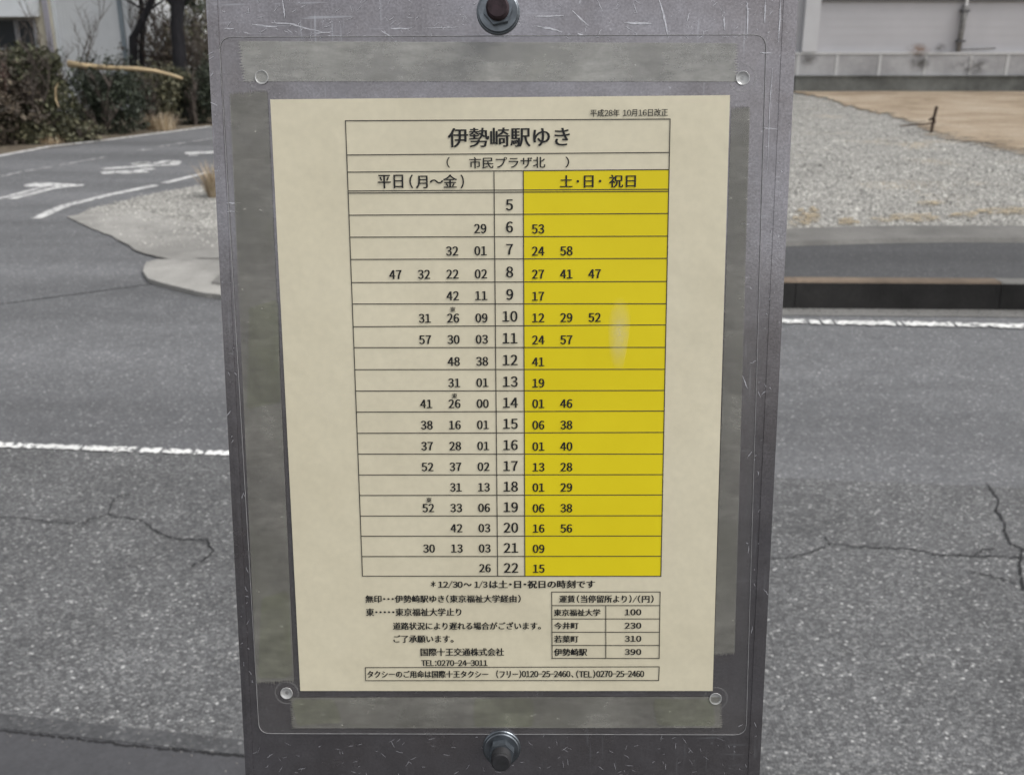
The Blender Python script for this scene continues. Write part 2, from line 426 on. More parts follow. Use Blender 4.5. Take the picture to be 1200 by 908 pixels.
b = MB()                               # grit washed into the gutters and along the joints
for i in range(900):
    x = rng.uniform(1.2, 4.2); y = kerb_y(x) - abs(rng.gauss(0, .07)) - .004
    stone(Vector((x, y, .0045)), rng.uniform(.002, .0065))
for i in range(500):
    x = rng.uniform(-1.6, 1.6); y = gut(x) + rng.gauss(.01, .05)
    stone(Vector((x, y, .0085)), rng.uniform(.0012, .003))
M_grit = stones_mat(((.06,.058,.055), (.11,.107,.10), (.17,.165,.155), (.26,.25,.235)), 'grit_grains')
setp(b.build('grit', M_grit), 'fine grit gathered in the gutters and by the kerbs', 'grit', kind='stuff')

# pale concrete at the corner
def gpoly(px, z): return [tuple(G(x, y, z)) for x, y in px]
def jit(px, k=1.1, n=5):
    out = []
    for (x0,y0),(x1,y1) in zip(px, px[1:]+px[:1]):
        for t in range(n): out.append((x0+(x1-x0)*t/n+rng.uniform(-k,k), y0+(y1-y0)*t/n+rng.uniform(-k,k)*.6))
    return out
b = MB(); b.poly(gpoly(jit([(78,254),(95,262),(130,276),(165,296),(196,303),(262,303),(400,303),(400,262),(262,274),(222,260),(180,250),(150,244),(112,247)]), .013))
struct('concrete_apron', b, M_apron, 'pale worn concrete apron at the corner of the side road', 'concrete apron')
b = MB()
nose = [(167,317),(172,307),(186,303.5),(222,303.5),(420,303.5),(420,352),(262,346),(230,341.5),(195,333),(173,326)]
P = [G(x, y, .03) for x, y in jit(nose, .7)]; 
b.prism([(p.x, p.y) for p in P][::-1], 0, .03)
struct('kerb', b, M_apron, 'rounded pale concrete end of the dropped kerb', 'kerb')

# ---------------------------------------------------------------- road markings, cracks
def strip(b, px, wpx0, wpx1, z=.010, jag=0, gaps=None, n=10):
    """band along photo points; width in metres; jag roughens the rim"""
    pts = []
    for (x0,y0),(x1,y1) in zip(px, px[1:]):
        for t in range(n): pts.append(G(x0+(x1-x0)*t/n, y0+(y1-y0)*t/n, z))
    pts.append(G(*px[-1], z))
    Lr = []
    for i, p in enumerate(pts):
        t = (pts[min(i+1,len(pts)-1)]-pts[max(i-1,0)]); t.z = 0; t.normalize(); nrm = Vector((-t.y, t.x, 0))
        w = (wpx0 + (wpx1-wpx0)*i/(len(pts)-1))/2
        Lr.append((p+nrm*w*(1+rng.uniform(-jag, jag)), p-nrm*w*(1+rng.uniform(-jag, jag))))
    for i in range(len(Lr)-1):
        if gaps and rng.random() < gaps: continue
        b.quad(Lr[i][0], Lr[i+1][0], Lr[i+1][1], Lr[i][1])
b = MB(); strip(b, [(640,371.2),(880,375.5),(1300,383.5),(1900,396)], .082, .082, jag=.38, gaps=.09, n=110)
struct('edge_line', b, M_paint3, 'chipped white edge line along the far kerb', 'road marking')
b = MB(); strip(b, [(-260,511),(275,531)], .043, .043, jag=.4, gaps=.07, n=160)
struct('centre_line', b, M_paint3, 'chipped white centre line on the main road, left of the sign', 'road marking')
b = MB(); strip(b, [(-120,206),(0,182.5),(60,171.5),(122,164.5),(248,148)], .12, .12); struct('edge_line', b, M_paint, 'white edge line of the side road below the hedge', 'road marking')
b = MB(); strip(b, [(42,256),(52,251.5),(66,245),(80,240),(130,228),(183,217)], .11, .11); strip(b, [(193,214.5),(213,209.5),(245,202)], .10, .10)
struct('edge_line', b, M_paint, 'white edge line at the corner of the concrete apron', 'road marking')
b = MB(); strip(b, [(0,207),(20,202.5),(60,195.5)], .07, .07); strip(b, [(68,194),(90,190),(123,184)], .07, .07); strip(b, [(163,177),(174,175)], .14, .14); strip(b, [(185,172),(222,166.5)], .08, .08); strip(b, [(226,166),(250,162)], .08, .08)
struct('centre_line', b, M_paint2, 'faded dashed centre line of the side road', 'road marking')
b = MB()
b.poly(gpoly([(-40,241),(0,231.5),(30,223.5),(48,218.8),(30,219),(28,217),(40,214.3),(58,214.2),(99,216.5),(97,218),(76,219.8),(62,222),(20,233.5),(8,233.2),(20,229.5),(62,219.2),(58,218.2),(0,233.8),(-40,244)], .010)[::-1])
struct('arrow_marking', b, M_paint, 'white painted turn arrow on the side road', 'road marking')
b = MB()
for px, w in (([(120,198),(150,196),(178,194.5)], .17), ([(119,203),(140,201.5),(158,202.3)], .22), ([(158,202),(170,202),(161,199)], .10), ([(157,192.5),(168,191),(164,193)], .2),
              ([(160,193),(172,193.5),(182,194.3)], .17), ([(182,192),(192,189.5),(200,188.6),(207,190),(203,193),(192,193.5),(183,194.3)], .13), ([(166,198),(180,198.5)], .12)):
    strip(b, px, w, w, z=.010+.0008*rng.random(), n=5)
struct('road_lettering', b, M_paint, 'worn white stop lettering painted on the side road', 'road marking')
b = MB(); strip(b, [(217,179.8),(300,176.5)], .24, .24); strip(b, [(221,182.3),(232,181.8)], .1, .1)
struct('stop_bar', b, M_paint, 'white painted bar on the side road beside the sign', 'road marking')

def crack(pxs, w, label):
    b = MB()
    for px in pxs:
        q = []
        for (x0,y0),(x1,y1) in zip(px, px[1:]):
            k = max(2, int(abs(x1-x0)+abs(y1-y0))//5)
            for t in range(k): q.append((x0+(x1-x0)*t/k+rng.uniform(-1.2,1.2), y0+(y1-y0)*t/k+rng.uniform(-1.1,1.1)))
        q.append(px[-1])
        strip(b, q, w*.6, w, z=.0085, jag=.5, n=2, gaps=.03)
    return struct('road_crack', b, M_crack, label, 'crack')
crack([[(-20,604),(25,606),(60,611),(95,613),(103,609),(125,603),(132,604),(165,609),(182,621),(205,630),(243,632),(249,645),(240,655),(225,663)],[(128,602),(133,585),(140,580),(152,578)]], .006, 'thin branching crack across the near lane, left of the sign')
crack([[(890,655),(930,652),(955,645),(972,637),(1010,640),(1070,643),(1100,650),(1140,650),(1165,651),(1215,654)],[(1142,650),(1152,643),(1165,642)],[(972,637),(965,625)],[(1130,668),(1160,674),(1190,683)]], .0065, 'thin dark crack running across the near lane, right of the sign')
crack([[(1155,566),(1170,585),(1168,598),(1178,612),(1177,622),(1185,636),(1200,643),(1225,655)],[(1197,645),(1196,665),(1200,690)]], .0095, 'broad jagged crack at the right, climbing towards the smooth lane')
crack([[(-40,850),(0,856),(60,862),(110,868),(170,875),(222,879),(245,883),(300,886),(600,915)]], .011, 'open joint between tar strip and gutter')

# ------------------------------------------------------------------ long industrial building at the back right
M_siding = flat('pale_siding', (.42,.416,.432), .6, var=.04, sc=2); M_block = concrete('pale_block_wall', (.42,.418,.425), .12, .3)
M_joint = flat('pale_mortar', (.47,.47,.47), .8, var=.08); M_base = concrete('dark_concrete_plinth', (.17,.175,.165), .25, .5)
M_post = flat('pale_post', (.5,.5,.51), .6, var=.04, sc=3); M_dark = flat('dark_trim', (.09,.09,.095), .6)
M_pipe = flat('pipe_grey', (.17,.165,.16), .6, var=.5, sc=14); M_pipe2 = flat('pipe_white', (.6,.6,.6), .5)

bld = empty('industrial_building', (12, WY, 0)); setp(bld, 'long pale industrial building on a dark concrete plinth behind the gravel lot', 'building')
off = Vector((-12, -WY, 0))
zb, zk = V(1060, 89, WY).z, V(1060, 64.5, WY).z
def pt(mb, name, mat, par=bld, smooth=False): return mb.build(name, mat, par, smooth, loc=off)
b = MB(); xw = V(932, 95, WY).x; b.box(xw, 30, WY, WY+.4, -.1, zb-.02); b.box(xw, 30, WY-.03, WY+.4, zb-.02, zb); pt(b, 'plinth', M_base)
b = MB(); b.box(3.5, 30, WY+.06, WY+.42, zb+.003, zk); b.box(3.5, xw-.01, WY+.06, WY+.42, -.1, zb)
xj = 5.9
for px in (936, 981.5, 1032, 1085.5, 1139, 1182, 1235):
    x = V(px, 75, WY).x; b.box(x-.032, x+.032, WY+.052, WY+.07, zb+.004, zk-.004, 1)
b.box(3.5, 30, WY+.045, WY+.42, zk+.002, zk+.05, 1)
pt(b, 'block_wall', [M_block, M_joint])
b = MB()
z = zk+.05; hgt = .165
while z < 5.2:
    b.quad((3.5, WY+.165, z), (30, WY+.165, z), (30, WY+.1672, z+hgt), (3.5, WY+.1672, z+hgt))
    b.quad((3.5, WY+.1672, z+hgt), (30, WY+.1672, z+hgt), (30, WY+.165, z+hgt), (3.5, WY+.165, z+hgt)); z += hgt
b.box(3.5, 30, WY+.2, WY+9, zk+.06, 5.2)
pt(b, 'wall', M_siding)
b = MB(); b.box(3.2, 30.3, WY-.3, WY+9.3, 5.2, 5.4); pt(b, 'roof', M_dark)
for px0, px1 in ((943, 960.5), (1345, 1362)):
    x0, x1 = V(px0, 30, WY).x, V(px1, 30, WY).x; b = MB(); b.box(x0, x1, WY+.03, WY+.164, zk+.055, 5.2); pt(b, 'pilaster', M_post)
xp = V(1131, 30, WY).x
b = MB(); zt = V(1131, 7, WY).z
b.tube([(xp-.03, WY+.09, zk+.06), (xp-.02, WY+.09, (zk+zt)/2), (xp, WY+.09, zt)], [.05, .055, .06], 10); dp = pt(b, 'downpipe', M_pipe, smooth=True)
b = MB(); b.tube([(xp, WY+.09, zt+.002), (xp, WY+.09, 5.15)], .035, 10); b.build('upper_pipe', M_pipe2, dp)
b = MB()
for zz in (zk+.25, zt-.12, zt+.7):
    b = MB(); b.box(xp-.09, xp+.07, WY+.03, WY+.17, zz, zz+.04); b.build('bracket', M_dark, dp)
b = MB(); b.box(V(962,0,WY).x, 29, WY+.10, WY+.163, V(1060,1.5,WY).z, V(1060,-2,WY).z); pt(b, 'wall_rail', M_dark)
b = MB(); b.tube([(xp+.04, WY+.10, zk+.10), (xp+.75, WY+.10, zk+.13)], .016, 6); pt(b, 'cable_conduit', M_pipe)
def stain_mat(name, c, mx):
    m = Mat(name); m.set(c, .95, spec=.1)
    gcrd = m.n('ShaderNodeTexCoord').outputs['Generated']; mp = m.n('ShaderNodeMapping'); m.l(gcrd, mp.inputs[0]); mp.inputs['Location'].default_value = (-.5, 0, -.5)
    mp.inputs['Scale'].default_value = (1, 0, 1)
    ln = m.n('ShaderNodeVectorMath', operation='LENGTH'); m.l(mp.outputs[0], ln.inputs[0])
    fall = m.ramp(ln.outputs['Value'], [(.1, 1), (.5, 0)])
    m.alpha(m.math('MULTIPLY', m.math('MULTIPLY', fall, m.ramp(m.noise(5, 6, .7), [(.38, 0), (.62, 1)])), mx)); return m.m
M_rust = stain_mat('rust_stain', (.20,.12,.07), .85); M_grime = stain_mat('grime_stain', (.10,.095,.09), .8)
for (px0,py0,px1,py1,m,yy) in ((1058,50,1096,66,M_rust,WY+.028),(1062,60,1094,86,M_grime,WY+.040),(1092,50,1112,64,M_grime,WY+.022),(1110,66,1170,90,M_grime,WY+.034),(935,62,960,78,M_grime,WY+.040)):
    a, c = V(px0,py1,yy), V(px1,py0,yy); b = MB(); b.quad((a.x,yy,a.z),(c.x,yy,a.z),(c.x,yy,c.z),(a.x,yy,c.z)); pt(b, 'wall_stain', m)

# iron stake with a wire in the lot
sb = G(1091, 156, .2); st = empty('iron_stake', (sb.x, sb.y, gz(sb.x, sb.y))); setp(st, 'rusty iron stake standing in the gravel lot with a bent wire', 'stake')
M_rusty = flat('rusty_iron', (.055,.035,.025), .85, var=.5, sc=40)
hgt = V(1092, 125, sb.y).z - sb.z
b = MB(); b.tube([(0,0,-.05),(.01,0,hgt*.5),(.03,0,hgt)], [.02,.02,.022], 8); b.build('rod', M_rusty, st)
b = MB(); b.tube([(-.05,0,.17),(0,-.04,.22),(.03,0,.13)], .018, 6); b.tube([(0,-.03,.14),(-.12,-.05,.12),(-.3,-.02,.11),(-.46,-.06,.10)], [.014,.012,.014,.012], 6); b.build('wire', M_rusty, st)

# ------------------------------------------------------------------ buildings behind the hedge, left
M_white = flat('white_metal_sheet', (.64,.66,.675), .55, var=.08, sc=1.2); M_cream = flat('cream_render', (.50,.47,.38), .8, var=.12, sc=2)
M_band = flat('white_eave', (.62,.65,.67), .5, var=.08, sc=2); M_win = Mat('dark_window'); M_win.set((.02,.025,.03), .15); M_win = M_win.m
M_frame = flat('grey_frame', (.28,.29,.31), .5); M_edge = flat('blue_grey_trim', (.22,.26,.29), .5)
SY = 20.0
shed = empty('metal_shed', (V(110,60,SY).x, SY, 0)); setp(shed, 'pale grey metal clad shed behind the round bush', 'shed'); so = -Vector(shed.location)
xa, xb_ = V(64, 40, SY).x, V(156, 70, SY).x
b = MB(); b.box(xa, xb_, SY, SY+5, -.1, 4.6); b.build('wall', M_white, shed, loc=so)
b = MB(); b.box(xb_-.17, xb_-.09, SY-.03, SY-.003, -.1, 4.6); b.box(xb_-.05, xb_+.03, SY-.04, SY-.003, -.1, 4.6, 1); b.build('corner_trim', [M_edge, M_band], shed, loc=so)
b = MB(); b.box(xa-.12, xa+.08, SY-.12, SY-.003, -.1, 4.6); b.build('post', M_band, shed, loc=so)
b = MB(); b.box(xa-.3, xb_+.3, SY-.3, SY+5.3, 4.6, 4.75); b.build('roof', M_frame, shed, loc=so)
b = MB()
for i in range(14):
    x = xa+.16+i*(xb_-xa-.5)/14; b.box(x, x+.012, SY-.008, SY-.002, -.1, 4.6)
b.build('seam', M_white, shed, loc=so)
HY = 19.72
hs_ = empty('white_house', (V(10,40,HY).x, HY, 0)); setp(hs_, 'white house with dark windows behind the brownish hedge', 'house'); ho = -Vector(hs_.location)
x1 = V(43, 40, HY).x; x2 = V(60.5, 45, HY).x
b = MB(); b.box(-16, x2, HY, HY+.26, -.1, 4.4); b.build('wall', M_cream, hs_, loc=ho)
ztop, zbot = V(20, 20, HY).z, V(20, 58, HY).z
b = MB(); b.add([(-16,HY-.5,ztop),(x1+.1,HY-.5,ztop),(x1+.22,HY-.5,ztop+.8),(-16,HY-.5,ztop+.8),(-16,HY-.003,ztop),(x1+.1,HY-.003,ztop),(x1+.22,HY-.003,ztop+.8),(-16,HY-.003,ztop+.8)],
       [[3,2,1,0][::-1],[4,5,6,7][::-1],[0,1,5,4][::-1],[1,2,6,5][::-1],[2,3,7,6][::-1],[3,0,4,7][::-1]]); b.build('eave_band', M_band, hs_, loc=ho)
for (pa, pb) in ((-60,-22),(-19,20),(23,42)):
    xa_, xb2 = V(pa, 40, HY).x, V(pb, 40, HY).x
    b = MB(); b.box(xa_-.03, xb2+.03, HY-.03, HY-.003, zbot-.03, ztop-.03); w = b.build('window', M_frame, hs_, loc=ho)
    b = MB(); b.box(xa_+.02, xb2-.02, HY-.036, HY-.032, zbot+.02, ztop-.06); b.build('pane', M_win, w)
b = MB(); b.box(x2-.07, x2+.02, HY-.05, HY-.003, -.1, 4.4); b.build('corner_post', flat('mauve_post', (.33,.32,.36), .6), hs_, loc=ho)
b = MB(); b.box(-16.3, x2+.3, HY-.7, HY+.25, 4.4, 4.6); b.build('roof', M_frame, hs_, loc=ho)

# verge of soil below the hedge
b = MB()
left = [Vector((-60, 8, 0)), Vector((-25, 12, 0)), Vector((-9.5, 9.3, 0))] 
vl = [p + Vector((-.05, .03, 0)) for p in side_l[1:]]
b.poly([z4(p, .002) for p in vl] + [(36, 130, .002), (-60, 130, .002), (-60, 9.5, .002)])
struct('verge', b, M_soil, 'brown leaf strewn soil under the hedge beside the side road', 'verge')

# ------------------------------------------------------------------ vegetation
def leaf(b, p, s, rg, m=0, droop=0.):
    a = Vector((rg.gauss(0,1), rg.gauss(0,1), rg.gauss(0,1)-droop)).normalized()
    c = a.cross(Vector((rg.gauss(0,1), rg.gauss(0,1), rg.gauss(0,1)))).normalized()
    w = s*rg.uniform(.3, .5)
    b.add([p, p+a*s*.5+c*w*.5, p+a*s, p+a*s*.5-c*w*.5], [[0,1,2,3]], m)
def crown(clumps, n, s, rg, box=None):
    b = MB(); tot = sum(c[3]*c[4]*c[5] for c in clumps)**1.0
    for (cx, cy, cz, rx, ry, rz) in [c[:3]+c[3:] for c in clumps]:
        k = int(n * rx*ry*rz / tot)
        # leaves gather in tufts
        tufts = []
        for i in range(max(6, k//22)):
            d = Vector((rg.gauss(0,1), rg.gauss(0,1), rg.gauss(0,1))).normalized(); r = rg.random()**.35
            tufts.append(Vector((cx+d.x*rx*r, cy+d.y*ry*r, cz+d.z*rz*r)))
        for i in range(k):
            t = rg.choice(tufts); q = t + Vector((rg.gauss(0,1)*rx*.13, rg.gauss(0,1)*ry*.13, rg.gauss(0,1)*rz*.13))
            if q.z < .01: q.z = rg.uniform(.01, .1)
            leaf(b, q, s*rg.uniform(.6, 1.5), rg)
    return b
def twigs(b, base, h, spread, n, r, rg, depth=2, lean=(0, 0)):
    for i in range(n):
        a = rg.uniform(0, 2*math.pi); p = Vector(base)
        d = Vector((math.cos(a)*spread*rg.uniform(.2,1)+lean[0], math.sin(a)*spread*rg.uniform(.2,1)+lean[1], 1)).normalized()
        pts = [p.copy()]; L_ = h*rg.uniform(.6, 1)
        for k in range(6):
            d = (d + Vector((rg.gauss(0,.16), rg.gauss(0,.16), rg.gauss(0,.08)))).normalized(); p = p + d*L_/6; pts.append(p.copy())
        b.tube(pts, [r*(1-.8*k/6) for k in range(7)], 4, cap=False)
        if depth:
            for k in (2, 3, 4, 5): twigs(b, pts[k], L_*.42, spread*1.3+.2, 2, r*.45, rg, depth-1)
M_bark = bark_mat('dark_bark', (.028,.027,.03)); M_twig = bark_mat('grey_twigs', (.09,.075,.065)); M_redtwig = bark_mat('red_twigs', (.11,.07,.06))
L_green = leaf_mat('bush_green', [(0,(.026,.028,.017)),(.5,(.05,.054,.029)),(.85,(.082,.083,.042)),(1,(.13,.125,.08))])
L_dark = leaf_mat('dark_green', [(0,(.018,.023,.016)),(.6,(.034,.043,.027)),(.92,(.058,.068,.043)),(1,(.11,.12,.10))])
L_brown = leaf_mat('brown_red', [(0,(.03,.026,.02)),(.5,(.07,.056,.044)),(.85,(.105,.082,.06)),(1,(.17,.14,.10))])
L_olive = leaf_mat('olive_leaf', [(0,(.03,.03,.02)),(.5,(.075,.075,.045)),(1,(.16,.15,.09))])
L_grass = leaf_mat('dry_grass', [(0,(.26,.18,.10)),(.5,(.42,.34,.23)),(1,(.56,.48,.37))])

def bush(name, px, py, clumps, n, s, lm, label, cat='bush', tw=None, group=None, seed=1, stems=6):
    """clumps in metres about the base point: (dx, dy, z, rx, ry, rz)"""
    rg = random.Random(seed); g = G(px, py)
    o = empty(name, (g.x, g.y, 0)); setp(o, label, cat, group)
    crown(clumps, n, s, rg).build('foliage', lm, o)
    h = max(c[2]+c[5]*.8 for c in clumps); b = MB(); twigs(b, (0, 0, -.03), h, .35, stems, .022, rg, 1 if tw is None else 2); b.build('stem', tw or M_twig, o)
    return o
bush('hedge_bush', -20, 170, [(-.1,.2,.6,.8,.5,.6),(.35,.15,.75,.55,.45,.45),(.2,-.02,.35,.7,.38,.36)], 5200, .075, L_brown, 'reddish brown half bare bush, leftmost along the side road', 'bush', M_redtwig, seed=3, stems=22)
bush('hedge_bush', 52, 166, [(-.1,.1,.8,.42,.4,.5),(.05,.1,.45,.45,.36,.45),(-.3,.12,1.16,.2,.2,.2),(.12,.1,1.08,.22,.25,.3)], 5200, .075, L_green, 'tall green leafy bush between the brown bush and the round bush', 'bush', M_twig, seed=4, stems=12)
bush('hedge_bush', 14, 167, [(0,-.1,.28,.55,.25,.32),(.3,-.12,.22,.4,.2,.25)], 2600, .07, L_olive, 'low olive bush at the road edge below the brown bush', 'bush', seed=5)
bush('round_bush', 124, 158, [(0,.3,.62,.55,.5,.52),(-.25,.25,.5,.4,.4,.48),(.2,.25,.42,.42,.4,.44)], 8500, .06, L_dark, 'dark rounded evergreen bush below the fallen bamboo', 'bush', seed=6)
bush('low_weeds', 95, 166, [(0,0,.14,.35,.18,.16),(-.25,.05,.1,.2,.12,.12)], 900, .07, L_olive, 'low green weeds at the foot of the round bush', 'weeds', seed=7)
bush('scrub_bush', 178, 151, [(0,.35,.5,.4,.35,.45),(.15,.4,.7,.35,.3,.3)], 3000, .07, L_olive, 'thin olive scrub between the two dark bushes', 'bush', M_twig, seed=8)
bush('round_bush', 229, 147, [(0,.3,.4,.48,.4,.42),(-.2,.3,.55,.3,.3,.3),(.3,.3,.75,.3,.3,.35)], 6000, .06, L_dark, 'dark bush close to the left edge of the sign', 'bush', seed=9)
# bare shrub before the shed, and thicket shrubs behind
def bare(name, px, Y, h, n, spread, label, seed, lm=None, nl=0, group=None, r=.02, m=M_twig):
    rg = random.Random(seed); x = V(px, 60, Y).x; o = empty(name, (x, Y, 0)); setp(o, label, 'shrub', group)
    b = MB(); twigs(b, (0,0,-.03), h, spread, n, r, rg, 2); b.build('branch', m, o)
    if lm: crown([(0,0,h*.5,h*.32,h*.3,h*.5),(h*.15,0,h*.3,h*.3,h*.3,h*.3)], nl, .085, rg).build('foliage', lm, o)
    return o
bare('bare_shrub', 88, 17.6, 2.3, 4, .35, 'leafless shrub with thin grey branches before the shed', 12, r=.018)
for i, (px, Y, h, nl) in enumerate(((166,21.5,2.6,1500),(186,20.4,2.2,1700),(222,20.8,2.3,1700),(238,22.5,3.0,1900),(205,24,3.4,2600),(172,26,3.8,2600),(250,19.3,1.8,1200))):
    bare('thicket_shrub', px, Y, h, 9, .38, ('slender twiggy shrub beside the shed corner', 'twiggy shrub left of the dark trunk', 'twiggy shrub right of the dark trunk', 'tall twiggy shrub near the sign\'s left edge', 'tall shrub far behind the dark trunk', 'tallest shrub far behind the leaning tree', 'small twiggy shrub half hidden by the sign')[i], 20+i, L_olive if i != 1 else L_brown, nl, 'thicket behind the side road', .024)

def tree(name, pts, rads, crowns, n, label, seed, lm=L_dark):
    rg = random.Random(seed); base = Vector(pts[0]); o = empty(name, base); setp(o, label, 'tree')
    b = MB(); P_ = [Vector(p)-base for p in pts]; b.tube(P_, rads, 10)
    for k in range(len(P_)//2, len(P_)):
        for q in range(3):
            a = rg.uniform(0, 6.28); d = Vector((math.cos(a), math.sin(a), .5)).normalized(); e = P_[k]; L_ = rg.uniform(.8, 1.6)
            b.tube([e, e+d*L_*.5+Vector((0,0,.05)), e+d*L_+Vector((0,0,.25))], [rads[k]*.4, rads[k]*.25, .012], 6)
    b.build('trunk', M_bark, o, smooth=True)
    crown([(c[0]-base.x, c[1]-base.y, c[2], c[3], c[4], c[5]) for c in crowns], n, .10, rg).build('crown', lm, o)
    return o
TY = 18.8
tp = [V(x, y, TY) for x, y in ((213,98),(211.5,78),(209.5,55),(207.5,30),(208,10),(212,-20),(216,-70),(215,-120))]; tp[0].z = -.05
tree('pine_tree', tp, [.14,.13,.115,.115,.12,.10,.08,.05], [(tp[5].x+.45,TY,tp[4].z+.1,.55,.5,.14),(tp[6].x,TY,tp[6].z,1.2,1.0,.5),(tp[7].x,TY,tp[7].z+.5,1.3,1.1,.6)], 4200, 'dark trunked tree standing behind the hedge beside the sign', 31)
TY = 19.6
tp = [V(x, y, TY) for x, y in ((152,90),(156,44),(163,33),(172,14),(178,0),(190,-40),(198,-90))]; tp[0].z = -.05
tree('leaning_tree', tp, [.09,.075,.07,.06,.055,.05,.03], [(tp[6].x,TY,tp[6].z+.4,1.0,.9,.7),(tp[5].x+.5,TY,tp[5].z+.5,.7,.7,.45)], 1800, 'thin dark tree leaning away from the shed corner', 32, L_olive)
TY = 20.2
tp = [V(x, y, TY) for x, y in ((164,92),(166,60),(168,30),(165,0),(167,-50),(166,-100))]; tp[0].z = -.05
tree('slender_tree', tp, [.06,.05,.05,.045,.04,.03], [(tp[5].x,TY,tp[5].z+.3,.9,.9,.7)], 1500, 'slender upright tree just right of the shed', 33, L_olive)

# fallen bamboo stem resting on the bushes
b = MB(); BY = 16.3
bp = [V(x, y, BY+dy) for x, y, dy in ((80,75,.05),(100,78,.03),(130,80,0),(160,81,0),(182,83.5,.02),(200,88,.05),(214,92.5,.1))]
M_bam = flat('dry_bamboo', (.38,.29,.17), .6, var=.3, sc=5)
bo = MB(); ctr = bp[3]; bo.tube([p-ctr for p in bp], [.055,.045,.036,.032,.028,.024,.018], 8); o = bo.build('bamboo_stem', M_bam, smooth=True, loc=ctr)
setp(o, 'tan broken bamboo stem lying across the tops of the dark bushes', 'bamboo stem')
# second dry stalk hanging in the green bush
b = MB(); c0 = V(66, 112, 14.2); b.tube([V(68,98,14.2)-c0, V(65,104,14.2)-c0, V(65.5,118,14.2)-c0, V(69,126,14.2)-c0], [.006,.012,.011,.005], 6)
setp(b.build('dry_stalk', M_bam, loc=c0), 'short pale dry stalk caught in the tall green bush', 'stalk')

def grass(name, px, py, h, w, n, label, seed, z=0.):
    rg = random.Random(seed); g = G(px, py, z); o = empty(name, g); b = MB()
    for i in range(n):
        a = rg.uniform(0, 6.28); r = w*.32*rg.random()**.6; p = Vector((math.cos(a)*r, math.sin(a)*r, 0)); hh = h*(.3+.85*rg.random()**1.3)
        d = Vector((math.cos(a)*rg.uniform(0,.5)+rg.gauss(0,.15), math.sin(a)*.3, 1)).normalized(); s = Vector((math.sin(a), -math.cos(a), 0))*.0035
        m_ = p+d*hh*.6; e = p+d*hh+Vector((d.x*.15*h, d.y*.1, -.08*h))
        b.add([p-s, p+s, m_+s, m_-s, e], [[0,1,2,3],[3,2,4]])
    b.build('blade', L_grass, o)['kind'] = 'stuff'
    return setp(o, label, 'grass tuft')
grass('grass_tuft', 252, 232, .38, .2, 340, 'tall dry straw coloured grass tuft at the sign\'s left edge', 41)
grass('grass_tuft', 190, 152, .32, .75, 520, 'dry orange grass clump at the road edge under the scrub', 42)
grass('grass_tuft', 60, 168, .14, .6, 200, 'short dry grass at the edge of the side road', 43)

# ------------------------------------------------------------------ the bus stop sign
def metal_plate():
    m = Mat('weathered_aluminium')
    streak = m.noise(60, 6, .7, stretch=(1, .08, 1)); blot = m.noise(9, 7, .7); fine = m.noise(900, 3, .7)
    c = m.ramp(blot, [(.3, (.232,.212,.214)), (.5, (.285,.27,.282)), (.72, (.355,.343,.368))])
    c = m.mix(c, m.ramp(fine, [(.35, .8), (.7, 1.18)]), 1, 'MULTIPLY')
    c = m.mix(c, m.ramp(m.noise(38, 6, .75, off=(4, 1, 0)), [(.3, .82), (.7, 1.14)]), 1, 'MULTIPLY')
    for st, of in (((1, .05, 1), (0, 0, 0)), ((.06, 1, 1), (2, 5, 0))):         # hairline scuffs
        c = m.mix(c, (.46,.46,.48), m.math('MULTIPLY', m.ramp(m.noise(520, 2, .5, stretch=st, off=of), [(.64, 0), (.70, .55)]), m.ramp(m.noise(14, 4), [(.45, 0), (.62, 1)])))
    c = m.mix(c, (.58,.58,.60), m.ramp(m.noise(420, 2, .5, off=(1, 2, 0)), [(.70, 0), (.76, .5)]))
    m.set(c, m.ramp(m.math('ADD', m.math('MULTIPLY', blot, .6), m.math('MULTIPLY', m.noise(120, 5, .7), .4)), [(.35, .30), (.65, .15)]), .91); m.bump(m.math('ADD', streak, fine), .05, .0007); return m.m
M_plate = metal_plate(); M_pole = flat('galvanised_pole', (.35,.36,.37), .45, .8, .15, 30)
M_scratch = flat('scratch_pale', (.52,.52,.55), .5, .2, .2, 400)
M_wash = flat('zinc_washer', (.16,.175,.19), .32, .9, .35, 160); M_nut = flat('zinc_nut', (.16,.18,.20), .4, .8, .3, 200); M_bolt = flat('black_bolt_end', (.022,.022,.024), .7, .2, .3, 300)
M_rbolt = flat('rusted_bolt_end', (.035,.022,.026), .8, .2, .5, 300)
foot = PO - ey * (PO.z - .126) / ey.z - ez * .035
eul = MP.to_3x3().to_euler()
sign = empty('bus_stop_sign', foot, eul); setp(sign, 'scratched grey metal plate of a bus stop sign on a pole, bolted top and bottom', 'bus stop sign')
rel = MP.to_3x3().transposed() @ (PO - foot)    # plate origin in the sign's own frame
p_tl, p_tr, p_bl, p_br = Q(238,-60), Q(938,-60), Q(290.5,962), Q(887.5,962)
def rounded(pts, r, n=6):
    out = []
    for i, p in enumerate(pts):
        a = (pts[i-1]-p).normalized(); c = (pts[(i+1) % len(pts)]-p).normalized(); s = p+a*r; e = p+c*r
        for k in range(n+1):
            t = k/n; out.append((s*(1-t)+p*t)*(1-t) + (p*(1-t)+e*t)*t)
    return out
b = MB(); b.prism(rounded([p_bl, p_br, p_tr, p_tl], .006), -.003, 0); plate = b.build('plate', M_plate, sign, loc=rel)
b = MB(); b.tube([(0,.16,-.024),(0,-rel.y-.002,-.024)], .019, 20); b.build('pole', M_pole, sign, smooth=True, loc=rel)
b = MB(); b.prism([(.19*math.cos(a*math.pi/8), .19*math.sin(a*math.pi/8)) for a in range(16)], 0, .12)
bs = b.build('base', M_edgecon, sign); bs.rotation_euler = MP.to_3x3().transposed().to_euler()
